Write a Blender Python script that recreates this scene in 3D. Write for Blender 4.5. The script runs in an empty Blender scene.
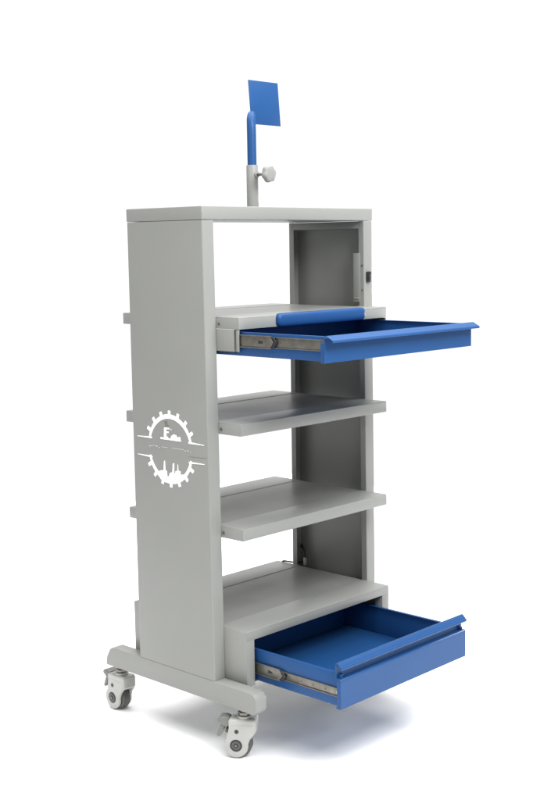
import bpy, bmesh, math
from mathutils import Vector, Matrix
from mathutils.geometry import tessellate_polygon

scene = bpy.context.scene
COL = scene.collection

# ------------------------------------------------------------------ materials
def new_mat(name, col, rough=.4, metal=0.0, var=.05, vscale=6., bump=0., bscale=900., spec=.5):
    m = bpy.data.materials.new(name); m.use_nodes = True
    nt = m.node_tree; N = nt.nodes; L = nt.links
    b = N['Principled BSDF']
    b.inputs['Metallic'].default_value = metal
    b.inputs['Specular IOR Level'].default_value = spec
    tc = N.new('ShaderNodeTexCoord')
    no = N.new('ShaderNodeTexNoise'); no.inputs['Scale'].default_value = vscale; no.inputs['Detail'].default_value = 5
    L.new(tc.outputs['Object'], no.inputs['Vector'])
    mr = N.new('ShaderNodeMapRange')
    mr.inputs['From Min'].default_value = .3; mr.inputs['From Max'].default_value = .7
    mr.inputs['To Min'].default_value = 1 - var; mr.inputs['To Max'].default_value = 1 + var
    L.new(no.outputs['Fac'], mr.inputs['Value'])
    mx = N.new('ShaderNodeVectorMath'); mx.operation = 'SCALE'
    mx.inputs[0].default_value = col
    L.new(mr.outputs['Result'], mx.inputs['Scale'])
    L.new(mx.outputs['Vector'], b.inputs['Base Color'])
    n2 = N.new('ShaderNodeTexNoise'); n2.inputs['Scale'].default_value = 9; n2.inputs['Detail'].default_value = 6
    L.new(tc.outputs['Object'], n2.inputs['Vector'])
    r = N.new('ShaderNodeMapRange')
    r.inputs['From Min'].default_value = .3; r.inputs['From Max'].default_value = .7
    r.inputs['To Min'].default_value = rough - .02; r.inputs['To Max'].default_value = rough + .03
    L.new(n2.outputs['Fac'], r.inputs['Value']); L.new(r.outputs['Result'], b.inputs['Roughness'])
    if bump:
        n3 = N.new('ShaderNodeTexNoise'); n3.inputs['Scale'].default_value = bscale; n3.inputs['Detail'].default_value = 2
        L.new(tc.outputs['Object'], n3.inputs['Vector'])
        bp = N.new('ShaderNodeBump'); bp.inputs['Strength'].default_value = bump; bp.inputs['Distance'].default_value = .0006
        L.new(n3.outputs['Fac'], bp.inputs['Height']); L.new(bp.outputs['Normal'], b.inputs['Normal'])
    return m

GREY  = new_mat('grey_powder_coat', (.247, .251, .238), .33, var=.035, vscale=2.5, bump=.05, bscale=420, spec=.18)
BLUE  = new_mat('blue_powder_coat', (.013, .063, .190), .36, var=.05, vscale=3, bump=.05, bscale=420, spec=.22)
STEEL = new_mat('zinc_steel', (.175, .165, .145), .34, metal=.75, var=.18, vscale=45)
BLACK = new_mat('black_plastic', (.012, .012, .013), .42, var=.1)
DARK  = new_mat('dark_grey_rubber', (.075, .075, .07), .5, var=.12, vscale=60)
CAST  = new_mat('light_grey_plastic', (.37, .37, .35), .25, var=.04, vscale=30)
PEDAL = new_mat('mid_grey_plastic', (.15, .15, .138), .4, var=.1, vscale=40)
DECAL = new_mat('white_lettering', (.96, .96, .95), .5, var=.0, spec=.2)
FAINT = new_mat('pale_engraving', (.55, .56, .53), .45, var=.02)
FLOOR = new_mat('white_floor', (.95, .95, .95), .7, var=.004, vscale=1.5, spec=.1)

# ------------------------------------------------------------------ mesh helpers
def finish(bm, bevel, seg):
    bmesh.ops.recalc_face_normals(bm, faces=bm.faces)
    if bevel:
        es = [e for e in bm.edges if len(e.link_faces) == 2 and e.calc_face_angle(0) > math.radians(28)]
        bmesh.ops.bevel(bm, geom=es, offset=bevel, offset_type='OFFSET', segments=seg, profile=.5,
                        affect='EDGES', clamp_overlap=True)

class MB:
    """collects shapes, links them as ONE mesh object"""
    def __init__(self): self.bm = bmesh.new(); self.mats = []
    def _add(self, b, mat, bevel=0, seg=2, M=None):
        finish(b, bevel, seg)
        if M is not None: b.transform(M)
        if mat not in self.mats: self.mats.append(mat)
        i = self.mats.index(mat)
        for f in b.faces: f.material_index = i; f.smooth = True
        me = bpy.data.meshes.new('tmp'); b.to_mesh(me); b.free()
        self.bm.from_mesh(me); bpy.data.meshes.remove(me)
    def box(self, x0, x1, y0, y1, z0, z1, mat, bevel=.0008, seg=2, M=None):
        b = bmesh.new()
        v = [b.verts.new(p) for p in ((x0,y0,z0),(x1,y0,z0),(x1,y1,z0),(x0,y1,z0),(x0,y0,z1),(x1,y0,z1),(x1,y1,z1),(x0,y1,z1))]
        for f in ((0,3,2,1),(4,5,6,7),(0,1,5,4),(1,2,6,5),(2,3,7,6),(3,0,4,7)): b.faces.new([v[i] for i in f])
        self._add(b, mat, bevel, seg, M)
    def hexa(self, P, mat, bevel=.0008, seg=2):
        b = bmesh.new(); v = [b.verts.new(p) for p in P]
        for f in ((0,3,2,1),(4,5,6,7),(0,1,5,4),(1,2,6,5),(2,3,7,6),(3,0,4,7)): b.faces.new([v[i] for i in f])
        self._add(b, mat, bevel, seg)
    def prism(self, pts, a0, a1, axis, mat, bevel=0, seg=2, M=None):
        """pts 2-D polygon; axis x: pts=(y,z); y: pts=(x,z); z: pts=(x,y)"""
        def P(p, a): return {'x': (a, p[0], p[1]), 'y': (p[0], a, p[1]), 'z': (p[0], p[1], a)}[axis]
        b = bmesh.new()
        A = [b.verts.new(P(p, a0)) for p in pts]; B = [b.verts.new(P(p, a1)) for p in pts]
        b.faces.new(A); b.faces.new(B[::-1]); n = len(pts)
        for i in range(n): b.faces.new((A[i], A[(i+1) % n], B[(i+1) % n], B[i]))
        self._add(b, mat, bevel, seg, M)
    def cyl(self, c, d, r, length, mat, n=32, bevel=0, seg=2, r2=None, M=None):
        """cylinder starting at c, along d"""
        b = bmesh.new(); d = Vector(d).normalized()
        q = Vector((0, 0, 1)).rotation_difference(d).to_matrix().to_4x4()
        r2 = r if r2 is None else r2
        A = [b.verts.new((r*math.cos(2*math.pi*i/n), r*math.sin(2*math.pi*i/n), 0)) for i in range(n)]
        B = [b.verts.new((r2*math.cos(2*math.pi*i/n), r2*math.sin(2*math.pi*i/n), length)) for i in range(n)]
        b.faces.new(A[::-1]); b.faces.new(B)
        for i in range(n): b.faces.new((A[i], A[(i+1) % n], B[(i+1) % n], B[i]))
        T = Matrix.Translation(c) @ q
        if M is not None: T = M @ T
        self._add(b, mat, bevel, seg, T)
    def tube(self, path, rad, mat, n=20, flat=None):
        """swept tube through path points (smoothed); rad may be a list; flat = (list of depth ratios)"""
        pts = [Vector(p) for p in path]; rs = rad if isinstance(rad, list) else [rad]*len(pts)
        fl = flat or [1]*len(pts)
        P, R, F = [], [], []
        for i in range(len(pts)-1):
            p0 = pts[max(i-1, 0)]; p1 = pts[i]; p2 = pts[i+1]; p3 = pts[min(i+2, len(pts)-1)]
            for k in range(8):
                t = k/8
                P.append(.5*((2*p1)+(-p0+p2)*t+(2*p0-5*p1+4*p2-p3)*t*t+(-p0+3*p1-3*p2+p3)*t**3))
                R.append(rs[i]*(1-t)+rs[i+1]*t); F.append(fl[i]*(1-t)+fl[i+1]*t)
        P.append(pts[-1]); R.append(rs[-1]); F.append(fl[-1])
        b = bmesh.new(); rings = []
        side = None
        for i, p in enumerate(P):
            t = (P[min(i+1, len(P)-1)]-P[max(i-1, 0)]).normalized()
            if side is None:
                side = t.cross(Vector((0, 1, 0)))
                if side.length < .1: side = t.cross(Vector((1, 0, 0)))
            side = (side - t*side.dot(t)).normalized(); up = t.cross(side)
            rings.append([b.verts.new(p + side*R[i]*math.cos(2*math.pi*k/n) + up*R[i]*F[i]*math.sin(2*math.pi*k/n)) for k in range(n)])
        for A, B in zip(rings, rings[1:]):
            for k in range(n): b.faces.new((A[k], A[(k+1) % n], B[(k+1) % n], B[k]))
        b.faces.new(rings[0][::-1]); b.faces.new(rings[-1])
        self._add(b, mat)
    def build(self, name, parent=None, label=None):
        me = bpy.data.meshes.new(name); self.bm.to_mesh(me); self.bm.free()
        for m in self.mats: me.materials.append(m)
        me.set_sharp_from_angle(angle=math.radians(38))
        o = bpy.data.objects.new(name, me); COL.objects.link(o)
        if parent: o.parent = parent
        if label: o['label'] = label
        return o

# ------------------------------------------------------------------ dimensions (metres)
W, T = .705, .0413
D0, D1 = .3201, .3154            # panel rear edge at the foot / at the top
F0, F1 = .0, .0065               # panel front edge at the foot / at the top
H, ZC, ZF = 1.5, 1.4642, .2008
TH = .0018

# ------------------------------------------------------------------ floor
f = MB(); b = bmesh.new()
vs = [b.verts.new(p) for p in ((-2.2, -2.6, 0), (3.2, -2.6, 0), (3.2, 2.8, 0), (-2.2, 2.8, 0))]; b.faces.new(vs); f._add(b, FLOOR)
fl = f.build('floor'); fl['kind'] = 'structure'

# ------------------------------------------------------------------ the trolley
cart = bpy.data.objects.new('equipment_trolley', None); COL.objects.link(cart)
cart['label'] = 'tall grey metal trolley on casters with shelves and two open blue drawers'
cart['category'] = 'trolley'

# ---- side panels: hollow folded channels with return lips towards the inside
def yf(z): return F0 + (F1-F0)*(z-ZF)/(ZC-ZF)
def yb(z): return D0 + (D1-D0)*(z-ZF)/(ZC-ZF)
def side_panel(xo, xi):
    s = 1 if xi > xo else -1
    m = MB(); z0, z1 = ZF, ZC-.0012
    def slab(xa, xb, ya0, ya1, yb0, yb1, za=z0, zb=z1, bev=.0007):
        # y range (ya0..ya1) at za, (yb0..yb1) at zb
        x0, x1 = min(xa, xb), max(xa, xb)
        m.hexa([(x0,ya0,za),(x1,ya0,za),(x1,ya1,za),(x0,ya1,za),(x0,yb0,zb),(x1,yb0,zb),(x1,yb1,zb),(x0,yb1,zb)], GREY, bev)
    # folded skin as one closed C section, lofted between foot and top
    def sec(z):
        f0, b0, lip, r = yf(z), yb(z), .020, .004
        o = []
        # outer run, starting at front lip end going round outside
        o += [(xi, f0+lip), (xi, f0+r*.3), (xi-s*r*.3, f0)]
        o += [(xo+s*r, f0)] + [(xo+s*(r-r*math.sin(a)), f0+r-r*math.cos(a)) for a in (math.pi*.167, math.pi*.333)] + [(xo, f0+r)]
        o += [(xo, b0-r)] + [(xo+s*(r-r*math.cos(a)), b0-r+r*math.sin(a)) for a in (math.pi*.167, math.pi*.333)] + [(xo+s*r, b0)]
        o += [(xi-s*r*.3, b0), (xi, b0-r*.3), (xi, b0-lip)]
        # inner run back
        o += [(xi-s*TH, b0-lip), (xi-s*TH, b0-TH), (xo+s*TH, b0-TH), (xo+s*TH, f0+TH), (xi-s*TH, f0+TH), (xi-s*TH, f0+lip)]
        return [(x, y, z) for x, y in o]
    b = bmesh.new(); A = [b.verts.new(p) for p in sec(z0)]; B = [b.verts.new(p) for p in sec(z1)]; n = len(A)
    b.faces.new(A); b.faces.new(B[::-1])
    for i in range(n): b.faces.new((A[i], A[(i+1) % n], B[(i+1) % n], B[i]))
    m._add(b, GREY)
    # top and bottom closing strips with their inward lips
    a, c = sorted((xo+s*TH, xi-s*TH))
    m.box(a, c, yf(z1)+.003, yb(z1)-.003, z1-.003, z1-.0004, GREY)
    m.box(min(xi, xi-s*TH), max(xi, xi-s*TH), yf(z1)+.0202, yb(z1)-.0202, z1-.022, z1-.001, GREY, .0003)
    m.box(a, c, yf(z0)+.003, yb(z0)-.003, z0+.0004, z0+.003, GREY)
    return m
lp = side_panel(0, T).build('side_panel', cart)
m = side_panel(W, W-T)
# screws on the inner front lip
for y, z in ((.0172, 1.3293), (.0165, 1.2552)):
    m.cyl((W-T+.0002, y-.004, z), (-1, 0, 0), .0034, .0012, STEEL, 16, .0004)
rp = m.build('side_panel', cart)

# power socket box in the upper right channel (sub-part of the panel) and rocker switch on the post
m = MB(); m.box(W-T-.0015, W-T+.034, .0205, .0475, 1.219, 1.367, GREY, .0012)
m.box(W-T-.0045, W-T-.0015, .024, .044, 1.228, 1.233, GREY, .0006)
m.build('socket_housing', rp)
m = MB()
m.box(.6725, .6905, -.0012, .004, 1.279, 1.311, BLACK, .0008)
m.box(.6755, .6878, -.0026, -.0008, 1.283, 1.3065, BLACK, .0008, M=Matrix.Translation((0, -.0005, 0)))
m.box(.6802, .6832, -.0033, -.0028, 1.2985, 1.2995, CAST, 0)
m.build('rocker_switch', rp)

# ---- top panel
m = MB()
m.box(-.0006, W+.0006, F1-.0006, D1+.0006, ZC, H, GREY, .0022, 3)
m.build('top_panel', cart)

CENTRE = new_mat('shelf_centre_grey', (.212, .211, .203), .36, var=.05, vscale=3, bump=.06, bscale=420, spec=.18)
def top_sheet(m, x0, x1, y0, y1, z, mc):
    ya, yc = .022, .286
    m.box(x0, x1, y0, ya, z-.0040, z, GREY, .0022, 3)
    m.box(x0, x1, yc, y1, z-.0040, z, GREY, .0022, 3)
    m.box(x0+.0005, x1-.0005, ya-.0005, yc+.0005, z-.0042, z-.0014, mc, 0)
# ---- shelves (inverted trays with folded flanges)
def shelf(z, h, y0, y1):
    m = MB(); x0, x1 = T+.0006, W-T-.0006
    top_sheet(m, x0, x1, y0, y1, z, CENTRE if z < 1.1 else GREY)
    m.box(x0, x1, y0, y0+TH, z-h, z-.0025, GREY, .0007)
    m.box(x0, x1, y1-TH, y1, z-h, z-.0025, GREY, .0007)
    m.box(x0, x0+TH, y0+TH, y1-TH, z-h, z-.0025, GREY, .0007)
    m.box(x1-TH, x1, y0+TH, y1-TH, z-h, z-.0025, GREY, .0007)
    m.box(x0+.002, x1-.002, y0+.002, y0+.016, z-h+.0003, z-h+.0018, GREY, .0004)
    m.box(x0+.002, x1-.002, y1-.016, y1-.002, z-h+.0003, z-h+.0018, GREY, .0004)
    for x in (x0+.0002, ):
        m.cyl((x, -.006, z-.019), (-1, 0, 0), .0042, .0020, STEEL, 20, .0007)
    return m
SH = [(1.2069, .032), (.9216, .0328), (.6342, .033)]
shelves = []
for k, (z, h) in enumerate(SH):
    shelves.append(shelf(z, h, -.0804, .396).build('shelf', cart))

# blue rounded grip wrapped over the front edge of the upper shelf
def grip(x0, x1, yc, zc, ry, rz):
    b = bmesh.new(); rings = []; n = 28; e = .018
    prof = [(0, .02), (.06, .38), (.2, .66), (.42, .86), (.7, .97), (1, 1)]
    S = [(x0+e*t, s) for t, s in prof] + [(x1-e*t, s) for t, s in reversed(prof)]
    for x, s in S:
        ring = []
        for k in range(n):
            a = 2*math.pi*k/n; ca, sa = math.cos(a), math.sin(a); p = 2/2.6
            ring.append(b.verts.new((x, yc+ry*(.35+.65*s)*math.copysign(abs(ca)**p, ca), zc+rz*(.35+.65*s)*math.copysign(abs(sa)**p, sa))))
        rings.append(ring)
    for A, B in zip(rings, rings[1:]):
        for k in range(n): b.faces.new((A[k], A[(k+1) % n], B[(k+1) % n], B[k]))
    b.faces.new(rings[0][::-1]); b.faces.new(rings[-1])
    return b
m = MB(); m._add(grip(.184, .556, -.0815, 1.1925, .0125, .0185), BLUE); m.build('grip', shelves[0], 'blue rounded grip on the front edge of the top shelf')

# ---- drawer runner bracket under the upper shelf
def runner_bracket(s):
    # s=+1: left side ; -1: right side (mirrored in x)
    m = MB(); X = (lambda a: a) if s > 0 else (lambda a: W-a)
    def bx(x0, x1, *r): a, c = sorted((X(x0), X(x1))); m.box(a, c, *r)
    bx(T+.0008, T+.0028, -.062, .33, 1.1155, 1.1742, GREY, .0009)
    bx(T+.003, T+.0055, -.0795, .33, 1.1160, 1.1738, STEEL, .0006)
    bx(T+.0008, T+.0030, -.0800, -.0700, 1.1158, 1.1738, GREY, .0007)
    bx(T+.003, T+.009, -.062, .30, 1.1125, 1.1150, BLACK, .0003)
    return m
runner_bracket(1).build('runner_bracket', cart); runner_bracket(-1).build('runner_bracket', cart)

# ---- lower drawer housing
z1, z0, y0, y1 = .3474, .1907, -.0861, .389
x0, x1 = T+.0006, W-T-.0006
m = MB()
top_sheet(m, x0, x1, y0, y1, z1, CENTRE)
fr = .0305
m.box(x0, x0+TH, y0, y1, z0, z1-.0015, GREY, .0008)
m.box(x1-TH, x1, y0, y1, z0, z1-.0015, GREY, .0008)
m.box(x0+TH, x1-TH, y1-TH, y1, z0, z1-.0015, GREY, .0008)
m.box(x0+TH, x1-TH, y0+.02, y1-TH, z0, z0+TH, GREY, .0005)
# front frame
m.box(x0+.0003, x1-.0003, y0+.0003, y0+TH, z1-.0265, z1-.0015, GREY, .0006)
for a, c, si in ((x0+.0003, x0+fr, x0+fr), (x1-fr, x1-.0003, x1-fr)):
    m.box(a, c, y0+.0003, y0+TH, z0+.0003, z1-.0263, GREY, .0006)
m.box(x0+fr-TH, x0+fr, y0+TH, y0+.020, z0+.002, z1-.0275, GREY, .0005)
m.box(x1-fr, x1-fr+TH, y0+TH, y0+.030, z0+.002, z1-.0275, GREY, .0005)
m.box(x0+fr, x1-fr, y0+TH, y0+.020, z1-.0265, z1-.0249, GREY, .0005)
housing = m.build('drawer_housing', cart)

# ---- drawers
def drawer(xa, xb, yfr, zb, zt, zside, yrear, inset, hook):
    """tray between xa+inset..xb-inset; front panel xa..xb at y=yfr"""
    m = MB(); a, c = xa+inset, xb-inset
    m.box(a, a+TH, yfr+.003, yrear, zb+.004, zside, BLUE, .0007)
    m.box(c-TH, c, yfr+.003, yrear, zb+.004, zside, BLUE, .0007)
    m.box(a, a+.010, yfr+.004, yrear-.001, zside-.0012, zside+.0006, BLUE, .0006)   # folded rims
    m.box(c-.010, c, yfr+.004, yrear-.001, zside-.0012, zside+.0006, BLUE, .0006)
    m.box(a+TH, c-TH, yrear-TH, yrear, zb+.004, zside-.002, BLUE, .0007)
    m.box(a+.0005, c-.0005, yfr+.0035, yrear-.0005, zb+.0030, zb+.0050, BLUE, .0006)
    tray = m.build('drawer', cart, 'open blue drawer ' + hook)
    return tray

def strip_profile(pts, th):
    """thicken an open 2-D polyline into a closed polygon"""
    L, R = [], []
    for i, p in enumerate(pts):
        p = Vector(p); a = Vector(pts[max(i-1, 0)]); b = Vector(pts[min(i+1, len(pts)-1)])
        if i == 0: t = (b-p).normalized(); k = 1
        elif i == len(pts)-1: t = (p-a).normalized(); k = 1
        else:
            t1 = (p-a).normalized(); t2 = (b-p).normalized(); t = (t1+t2).normalized(); k = 1/max(.4, t.dot(t1))
        n = Vector((-t.y, t.x))*th*.5*k
        L.append(p+n); R.append(p-n)
    return [tuple(v) for v in L] + [tuple(v) for v in reversed(R)]

def arc(cy, cz, r, a0, a1, n=6):
    return [(cy+r*math.cos(math.radians(a0+(a1-a0)*i/n)), cz+r*math.sin(math.radians(a0+(a1-a0)*i/n))) for i in range(n+1)]

# upper drawer
ud = drawer(.0375, .6675, -.385, 1.1020, 1.154, 1.1675, .03, .0155, 'under the top shelf')
m = MB()
P = [(-.372, 1.1035), (-.3845, 1.1035), (-.3845, 1.1525), (-.3845, 1.163)] + arc(-.3905, 1.164, .006, 10, 115, 5) + [(-.4085, 1.1615)] + arc(-.4090, 1.1570, .0042, 95, 215, 5)
m.prism(strip_profile(P, .0022), .0375, .6675, 'x', BLUE, .0004, 1)
m.box(.0375, .0397, -.3835, -.372, 1.104, 1.153, BLUE, .0006)
m.box(.6653, .6675, -.3835, -.372, 1.104, 1.153, BLUE, .0006)
m.build('front_panel', ud)
# lower drawer
ld = drawer(.0733, .6315, -.3965, .1974, .2785, .2885, .06, .0115, 'in the bottom housing')
m = MB()
P = [(-.381, .1990), (-.3960, .1990), (-.3960, .2705)] + arc(-.3925, .2735, .0035, 180, 90, 3) + [(-.3835, .2772), (-.3805, .2792), (-.3803, .3150)] + arc(-.3850, .3165, .0046, 10, 120, 5) + [(-.3955, .3120)] + arc(-.3953, .3060, .0047, 105, 215, 5)
m.prism(strip_profile(P, .0024), .0733, .6315, 'x', BLUE, .0004, 1)
m.box(.0733, .0755, -.3950, -.384, .2000, .2755, BLUE, .0006)
m.box(.6293, .6315, -.3950, -.384, .2000, .2755, BLUE, .0006)
m.build('front_panel', ld)

# telescopic runners
def runner(xs, s, y_in, y_mid, y_out, zc, ho, hi, par):
    """xs: face toward the outside of the drawer, s=-1: outside is -x"""
    m = MB()
    def bx(d0, d1, *r, **k):
        a, c = sorted((xs+s*d0, xs+s*d1)); m.box(a, c, *r, **k)
    # inner member: C rail fixed to the drawer
    bx(.0005, .0020, y_out, y_mid+.02, zc-hi, zc+hi, STEEL)
    bx(.0020, .0050, y_out, y_mid+.02, zc+hi-.0022, zc+hi, STEEL, bevel=.0006)
    bx(.0020, .0050, y_out, y_mid+.02, zc-hi, zc-hi+.0022, STEEL, bevel=.0006)
    # intermediate member
    bx(.0035, .0055, y_mid, y_in, zc-ho+.003, zc+ho-.003, STEEL)
    bx(.0055, .0090, y_mid, y_in, zc+ho-.004, zc+ho-.0015, STEEL, bevel=.0007)
    bx(.0055, .0090, y_mid, y_in, zc-ho+.0015, zc-ho+.004, STEEL, bevel=.0007)
    # black ball-cage stop and slot
    yy = y_mid
    P = [(yy+.014, zc+ho-.004), (yy+.004, zc+ho-.004), (yy-.007, zc), (yy+.004, zc-ho+.004), (yy+.014, zc-ho+.004), (yy+.004, zc)]
    a, c = sorted((xs+s*.0054, xs+s*.0080)); m.prism(P, a, c, 'x', STEEL, .0003, 1)
    P = [(p[0]-.0125, p[1]*1) for p in P]
    a, c = sorted((xs+s*.0035, xs+s*.0072)); m.prism(P, a, c, 'x', BLACK, .0003, 1)
    a, c = sorted((xs+s*.0054, xs+s*.0059))
    m.prism(arc(yy+.052, zc, .0045, 90, 270, 8)+arc(yy+.030, zc-.001, .0028, 270, 450, 8), a, c, 'x', BLACK)
    # screws / holes
    n = 5
    for i in range(n):
        y = y_out + .014 + (y_mid-.03-y_out-.014)*i/(n-1)
        r = .0042 if i in (0, ) else .0026
        d = .0020 if i else .0033
        m.cyl((xs+s*.0018, y, zc), (s, 0, 0), r, d-.0012 if i else .0018, CAST if i == 0 else DARK, 14, .0003)
    m.build('slide_rail', par)
runner(.0530, -1, -.02, -.195, -.384, 1.1455, .0185, .0145, ud)
runner(W-.0530, 1, -.02, -.195, -.384, 1.1455, .0185, .0145, ud)
runner(.0848, -1, -.03, -.178, -.3925, .2385, .0180, .0120, ld)
runner(.6315-.0115, 1, -.03, -.178, -.3925, .2385, .0180, .0120, ld)

# ---- base rails
def base_rail(xa, xb):
    m = MB()
    P = [(-.150, .1405), (-.1595, .1495), (-.1600, .1850), (-.1515, .1960), (-.137, .2003),
         (.447, .2003), (.4600, .1935), (.4755, .1680), (.4800, .1440), (.476, .1405)]
    m.prism(P, xa, xb, 'x', GREY, .0028, 3)
    return m
base_rail(-.0008, T-.0004).build('base_rail', cart)
base_rail(W-T+.0004, W+.0008).build('base_rail', cart)

# ---- casters (local: +x trail, +y axle, z up, origin on the ground below the stem)
def caster():
    wx = .0200; wz = .0368
    m = MB()
    # upper housing block
    block = [(wx+.0195, .1110), (wx+.0215, .104), (wx+.0205, .081), (wx+.0300, .058), (wx+.014, .070), (wx-.026, .068), (wx-.0480, .0690),
             (wx-.0560, .076), (wx-.0570, .106), (wx-.0520, .1130)]
    m.prism(block, -.0235, .0235, 'y', CAST, .0040, 3)
    # side plates that drop over the wheels
    plate = [(wx+.0190, .1100), (wx+.0205, .084), (wx+.0225, .074)] + \
            [(wx+.0338*math.cos(math.radians(a)), wz+.0340*math.sin(math.radians(a))) for a in range(38, -190, -9)] + \
            [(wx-.0390, .056), (wx-.0490, .068), (wx-.0530, .076), (wx-.0540, .106), (wx-.0500, .1110)]
    for s in (-1, 1):
        a, c = sorted((s*.0150, s*.0250)); m.prism(plate, a, c, 'y', CAST, .0034, 3)
        m.cyl((wx-.002, s*.0243, .0775), (0, s, 0), .0064, .0012, DARK, 20, .0004)
        m.cyl((wx-.002, s*.0248, .0775), (0, s, 0), .0038, .0016, BLACK, 20, .0003)
        a, c = sorted((s*.0246, s*.0256)); m.box(wx-.048, wx+.017, a, c, .0945, .0960, CAST, .0003)
    body = m.build('caster', cart)
    m = MB()
    m.cyl((wx-.005, -.0140, wz), (0, 1, 0), .0366, .028, DARK, 56, .005, 3)
    m.build('wheel', body)
    for s in (-1, 1):
        m = MB()
        m.cyl((wx, s*.0246, wz+.001), (0, s, 0), .0170, .0016, BLACK, 36, .0005)
        m.cyl((wx, s*.0258, wz+.001), (0, s, 0), .0125, .0010, DARK, 30, .0004)
        m.cyl((wx, s*.0262, wz+.001), (0, s, 0), .0072, .0018, BLACK, 6, .0005)
        m.cyl((wx, s*.0276, wz+.001), (0, s, 0), .0030, .0012, PEDAL, 16, .0003)
        m.build('hub_cap', body)
    m = MB()
    m.cyl((0, 0, .110), (0, 0, 1), .0200, .008, CAST, 28, .0015)
    m.cyl((0, 0, .117), (0, 0, 1), .0120, .025, STEEL, 24, .0008)
    m.cyl((0, 0, .121), (0, 0, 1), .0190, .008, STEEL, 6, .0010)
    m.build('stem', body)
    m = MB()
    # brake pedal: rounded cap on the trailing shoulder and a bent tongue below it
    P = [(wx+.0185, .1120), (wx+.0300, .1150), (wx+.0460, .1150), (wx+.0540, .1100), (wx+.0530, .1015), (wx+.0440, .0960), (wx+.036, .0890), (wx+.0240, .0870), (wx+.0195, .093)]
    m.prism(P, -.0185, .0185, 'y', PEDAL, .0045, 3)
    P = [(wx+.0380, .0980), (wx+.0450, .0900), (wx+.0560, .0640), (wx+.0545, .0580), (wx+.0480, .0585), (wx+.0360, .0760), (wx+.0310, .0950)]
    m.prism(P, -.0150, .0150, 'y', PEDAL, .0024, 3)
    m.cyl((wx+.0260, -.0190, .0770), (0, 1, 0), .0058, .038, DARK, 18, .0008)
    m.build('brake_pedal', body)
    return body
def copy_tree(o, parent):
    c = o.copy(); COL.objects.link(c); c.parent = parent
    for ch in list(o.children): copy_tree(ch, c)
    return c
c0 = caster()
for k, (x, y, ang) in enumerate(((.0290, -.0850, 124), (.0290, .4420, 88), (W-.0200, .0100, 80), (W-.0200, .4250, 95))):
    c = c0 if k == 0 else copy_tree(c0, cart)
    c.location = (x, y, 0); c.rotation_euler = (0, 0, math.radians(ang))

# ---- pole with clamp knob and mounting plate
px, py = .346, .16
m = MB()
m.cyl((px, py, H-.0002), (0, 0, 1), .0170, .1250, GREY, 40, .0012, 2)
m.cyl((px, py, H), (0, 0, 1), .0260, .0030, GREY, 40, .0008, 2)
pole = m.build('pole', cart)
m = MB()
m.tube([(px, py, 1.60), (px, py, 1.66), (px, py, 1.715), (px+.0012, py+.0015, 1.738), (px+.0055, py+.006, 1.756), (px+.0145, py+.0125, 1.7690), (px+.030, py+.0180, 1.7735)],
       [.0134, .0134, .0134, .0134, .0132, .0120, .0085], BLUE, 28, flat=[1, 1, 1, .98, .95, .85, .7])
m.build('bent_tube', pole, 'blue tube sliding inside the grey pole, bent at the top')
m = MB()
M = Matrix.Translation((.4290, .1862, 1.8075)) @ Matrix.Rotation(math.radians(4.6), 4, 'X').inverted()
m.box(-.0614, .0614, -.0013, .0013, -.0632, .0632, BLUE, .0006, M=M)
m.build('mounting_plate', pole, 'flat blue square plate')
m = MB()
m.cyl((px, py-.0150, 1.597), (0, -1, 0), .0040, .040, STEEL, 16, .0005)
m.cyl((px, py-.0160, 1.597), (0, -1, 0), .0085, .006, GREY, 20, .0008)
# six-lobed star knob
b = bmesh.new(); rings = []; n = 72
KP = [(0, .35), (.003, .60), (.009, .80), (.012, .97), (.015, 1.0), (.022, 1.0), (.0255, .93), (.0272, .80), (.0276, .4)]
for d, s in KP:
    ring = []
    for k in range(n):
        a = 2*math.pi*k/n; r = .0236*s*(1 + (.055*math.cos(6*a) if s > .75 else .03*math.cos(6*a)))
        ring.append(b.verts.new((px + r*math.cos(a+.25), py-.0490-d, 1.597 + r*math.sin(a+.25))))
    rings.append(ring)
for A, B in zip(rings, rings[1:]):
    for k in range(n): b.faces.new((A[k], A[(k+1) % n], B[(k+1) % n], B[k]))
b.faces.new(rings[0][::-1]); b.faces.new(rings[-1])
m._add(b, GREY)
m.build('clamp_knob', pole)

# ---- power cable rising behind the lower shelf
m = MB()
m.tube([(.700, .312, .398), (.692, .3055, .408), (.684, .293, .404), (.6785, .2810, .388), (.6765, .2760, .370)], .0034, BLACK, 12)
m.cyl((.6765, .2755, .3476), (0, 0, 1), .0062, .025, CAST, 18, .001)
m.tube([(.6610, .3660, .3440), (.6615, .3600, .3500), (.6635, .348, .3505), (.668, .322, .3505), (.682, .302, .3505), (.699, .296, .352)], .0030, BLACK, 10)
m.build('power_cable', cart)

# ---- the gear emblem on the left side panel
cy, cz = .158, .8365
m = MB()
def rp_(r, deg): return (cy - r*math.sin(math.radians(deg)), cz + r*math.cos(math.radians(deg)))   # deg clockwise seen from outside? symmetric
XO = (-.0007, .0004)
def ring(a0, a1, n=48, r_in=.0855, wide=.0125):
    O, I = [], []
    for i in range(n+1):
        a = a0+(a1-a0)*i/n; d = abs(((a+180) % 360)-180); d = min(d, 180-d)    # 0 at top/bottom, 90 at the sides
        w = wide*(1-.45*(d/75)**2)
        O.append(rp_(r_in+w, a)); I.append(rp_(r_in, a))
    for i in range(n):
        m.prism([O[i], O[i+1], I[i+1], I[i]], XO[0], XO[1], 'x', DECAL)
ring(-74, 74); ring(106, 254)
for base in (0, 180):
    for k in range(-3, 4):
        a = base + k*20; w0, w1 = 3.4, 2.5
        m.prism([rp_(.092, a-w0), rp_(.1085, a-w1), rp_(.1085, a+w1), rp_(.092, a+w0)], XO[0]-.0001, XO[1], 'x', DECAL)
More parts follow.
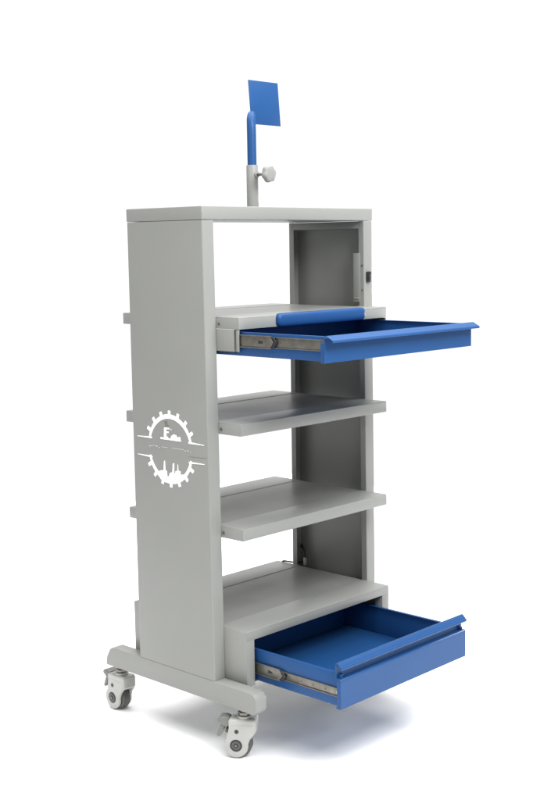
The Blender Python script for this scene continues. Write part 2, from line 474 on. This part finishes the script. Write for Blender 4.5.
for zz, s in ((.8612, 1), (.8085, -1)):
    for d in (1, -1):
        ya = cy+d*.0765; yb_ = cy+d*.139
        m.prism([(ya, zz-.0012), (yb_, zz-.0008), (yb_, zz+.0006), (cy+d*.095, zz+.0030), (ya, zz+.0036)] if s > 0 else
                [(ya, zz+.0012), (yb_, zz+.0010), (yb_, zz-.0004), (cy+d*.095, zz-.0028), (ya, zz-.0034)], XO[0]-.0002, XO[1], 'x', DECAL)
Fp = [(.1804,.8955),(.1598,.8964),(.1599,.8921),(.1713,.8915),(.1716,.8853),(.1616,.8853),(.1618,.8815),(.1717,.881),(.1722,.871),(.1651,.8707),(.1653,.8655),(.1824,.8647)]
base = [(.1959,.8675),(.1795,.8665),(.154,.8665),(.1515,.8739),(.1422,.8796),(.1317,.8782),(.127,.873),(.1215,.8707),(.12,.8751),(.1152,.8741),(.1122,.8622),(.197,.8620)]
sky = [(.2072,.7689),(.1989,.7722),(.1868,.7742),(.1848,.7988),(.1813,.8024),(.1806,.7743),(.1749,.7743),(.1719,.7554),(.1651,.7601),(.1609,.7695),(.1504,.7724),(.1479,.7965),(.1427,.7993),(.1438,.7715),(.1383,.769),(.137,.7771),(.1295,.7789),(.1273,.7972),(.1257,.7794),(.1174,.7784),(.1164,.7684),(.1065,.7711),(.1052,.7587),(.1233,.746),(.1575,.7379),(.1859,.7409),(.2023,.7486)]
TX = [XO[0]-.0003]
def tri_prism(P):
    TX[0] -= .00015
    b = bmesh.new(); n = len(P)
    A = [b.verts.new((TX[0], y, z)) for y, z in P]; B = [b.verts.new((XO[1], y, z)) for y, z in P]
    for t in tessellate_polygon([[Vector((y, z, 0)) for y, z in P]]): b.faces.new([A[i] for i in t]); b.faces.new([B[i] for i in reversed(t)])
    for i in range(n): b.faces.new((A[i], A[(i+1) % n], B[(i+1) % n], B[i]))
    m._add(b, DECAL)
for P in (Fp, base, sky): tri_prism(P)
dk = [(.1803,.9131),(.1688,.9155),(.1679,.9047),(.1593,.9025),(.1598,.8996),(.1752,.8998)]
m.prism(dk, XO[0], XO[1], 'x', PEDAL)
m.prism([(.1545,.8945),(.150,.8945),(.150,.890),(.1545,.890)], XO[0], XO[1], 'x', FAINT)
for ya, yb_, zz in ((.2300, .2255, .8400), (.1935, .1683, .8395), (.1508, .1019, .8405)):
    m.prism([(ya, zz-.0004), (ya, zz+.0007), (yb_, zz+.0009), (yb_, zz-.0003)], XO[0], XO[1], 'x', FAINT)
for k, (ya, wd) in enumerate(((.247, .006), (.238, .004), (.221, .010), (.206, .005), (.098, .004), (.088, .007), (.076, .003))):
    zz = .8385 + .0012*((k*7) % 3 - 1)
    m.prism([(ya, zz-.0012), (ya, zz+.0006), (ya-wd, zz+.0009), (ya-wd, zz-.0009)], XO[0], XO[1], 'x', FAINT)
m.prism([(.0842, .8228), (.0842, .8238), (.0119, .8268), (.0119, .8248)], -.0003, XO[1], 'x', PEDAL)
m.build('gear_emblem', lp, 'white gear emblem with a skyline and machine inside')

# ------------------------------------------------------------------ studio light
w = bpy.data.worlds.new('World'); scene.world = w; w.use_nodes = True
nt = w.node_tree; N = nt.nodes; L = nt.links
bg = N['Background']; ROOM = .54
tc = N.new('ShaderNodeTexCoord')
dot = N.new('ShaderNodeVectorMath'); dot.operation = 'DOT_PRODUCT'
va = Vector((math.sin(.82), math.cos(.82), 0)).normalized(); dot.inputs[1].default_value = va
L.new(tc.outputs['Generated'], dot.inputs[0])
mr = N.new('ShaderNodeMapRange'); mr.interpolation_type = 'SMOOTHSTEP'
mr.inputs['From Min'].default_value = .70; mr.inputs['From Max'].default_value = .87
mr.inputs['To Min'].default_value = ROOM; mr.inputs['To Max'].default_value = 1.08
L.new(dot.outputs['Value'], mr.inputs['Value'])
bg.inputs['Color'].default_value = (1, 1, 1, 1)
# added bright zone behind the trolley, faded upward to weaken shelf-top reflections
sx = N.new('ShaderNodeSeparateXYZ'); L.new(tc.outputs['Generated'], sx.inputs[0])
mz = N.new('ShaderNodeMapRange'); mz.interpolation_type = 'SMOOTHSTEP'
mz.inputs['From Min'].default_value = .27; mz.inputs['From Max'].default_value = .42
mz.inputs['To Min'].default_value = 1; mz.inputs['To Max'].default_value = 0
L.new(sx.outputs['Z'], mz.inputs['Value'])
mm = N.new('ShaderNodeMix'); mm.inputs[2].default_value = ROOM
L.new(mz.outputs['Result'], mm.inputs[0]); L.new(mr.outputs['Result'], mm.inputs[3])
L.new(mm.outputs[0], bg.inputs['Strength'])

def area(name, loc, tgt, size, power, col=(1, 1, 1)):
    l = bpy.data.lights.new(name, 'AREA'); l.shape = 'RECTANGLE'; l.size, l.size_y = size; l.energy = power; l.color = col
    o = bpy.data.objects.new(name, l); COL.objects.link(o); o.location = loc
    o.rotation_euler = (Vector(tgt)-Vector(loc)).to_track_quat('-Z', 'Y').to_euler(); return o
area('overhead_softbox', (.7, .2, 5.0), (.7, .2, 0), (7.0, 7.0), 640)
area('right_shadow_fill', (4.8, .25, .85), (.4, .1, .3), (2.2, 1.0), 90)  # added low fill lamp, lightens the floor shadow under the trolley
area('left_softbox', (-4.6, -.45, 2.9), (.1, .15, .8), (.8, .8), 34)
area('front_softbox', (.05, -2.0, 2.65), (.40, 0, 1.4), (1.3, 1.1), 78)

# ------------------------------------------------------------------ camera (solved from the photograph)
cam = bpy.data.cameras.new('camera'); co = bpy.data.objects.new('camera', cam); COL.objects.link(co)
yaw, pitch, roll = .8206, -.1412, -.0142
F = Vector((math.sin(yaw)*math.cos(pitch), math.cos(yaw)*math.cos(pitch), math.sin(pitch)))
R = Vector((math.cos(yaw), -math.sin(yaw), 0)); U = R.cross(F)
R2 = math.cos(roll)*R + math.sin(roll)*U; U2 = -math.sin(roll)*R + math.cos(roll)*U
mt = Matrix((R2, U2, -F)).transposed().to_4x4(); mt.translation = (-2.2324, -2.3972, 1.3961)
co.matrix_world = mt
cam.sensor_fit = 'VERTICAL'; cam.sensor_height = 36; cam.lens = 1228.8/800*36
cam.shift_x = -28.13/800; cam.shift_y = 19.0/800
cam.clip_start = .05; cam.clip_end = 200
scene.camera = co
vs = scene.view_settings; vs.view_transform = 'Standard'; vs.look = 'None'; vs.gamma = 1; vs.exposure = 0
scene.cycles.max_bounces = 10; scene.cycles.diffuse_bounces = 5
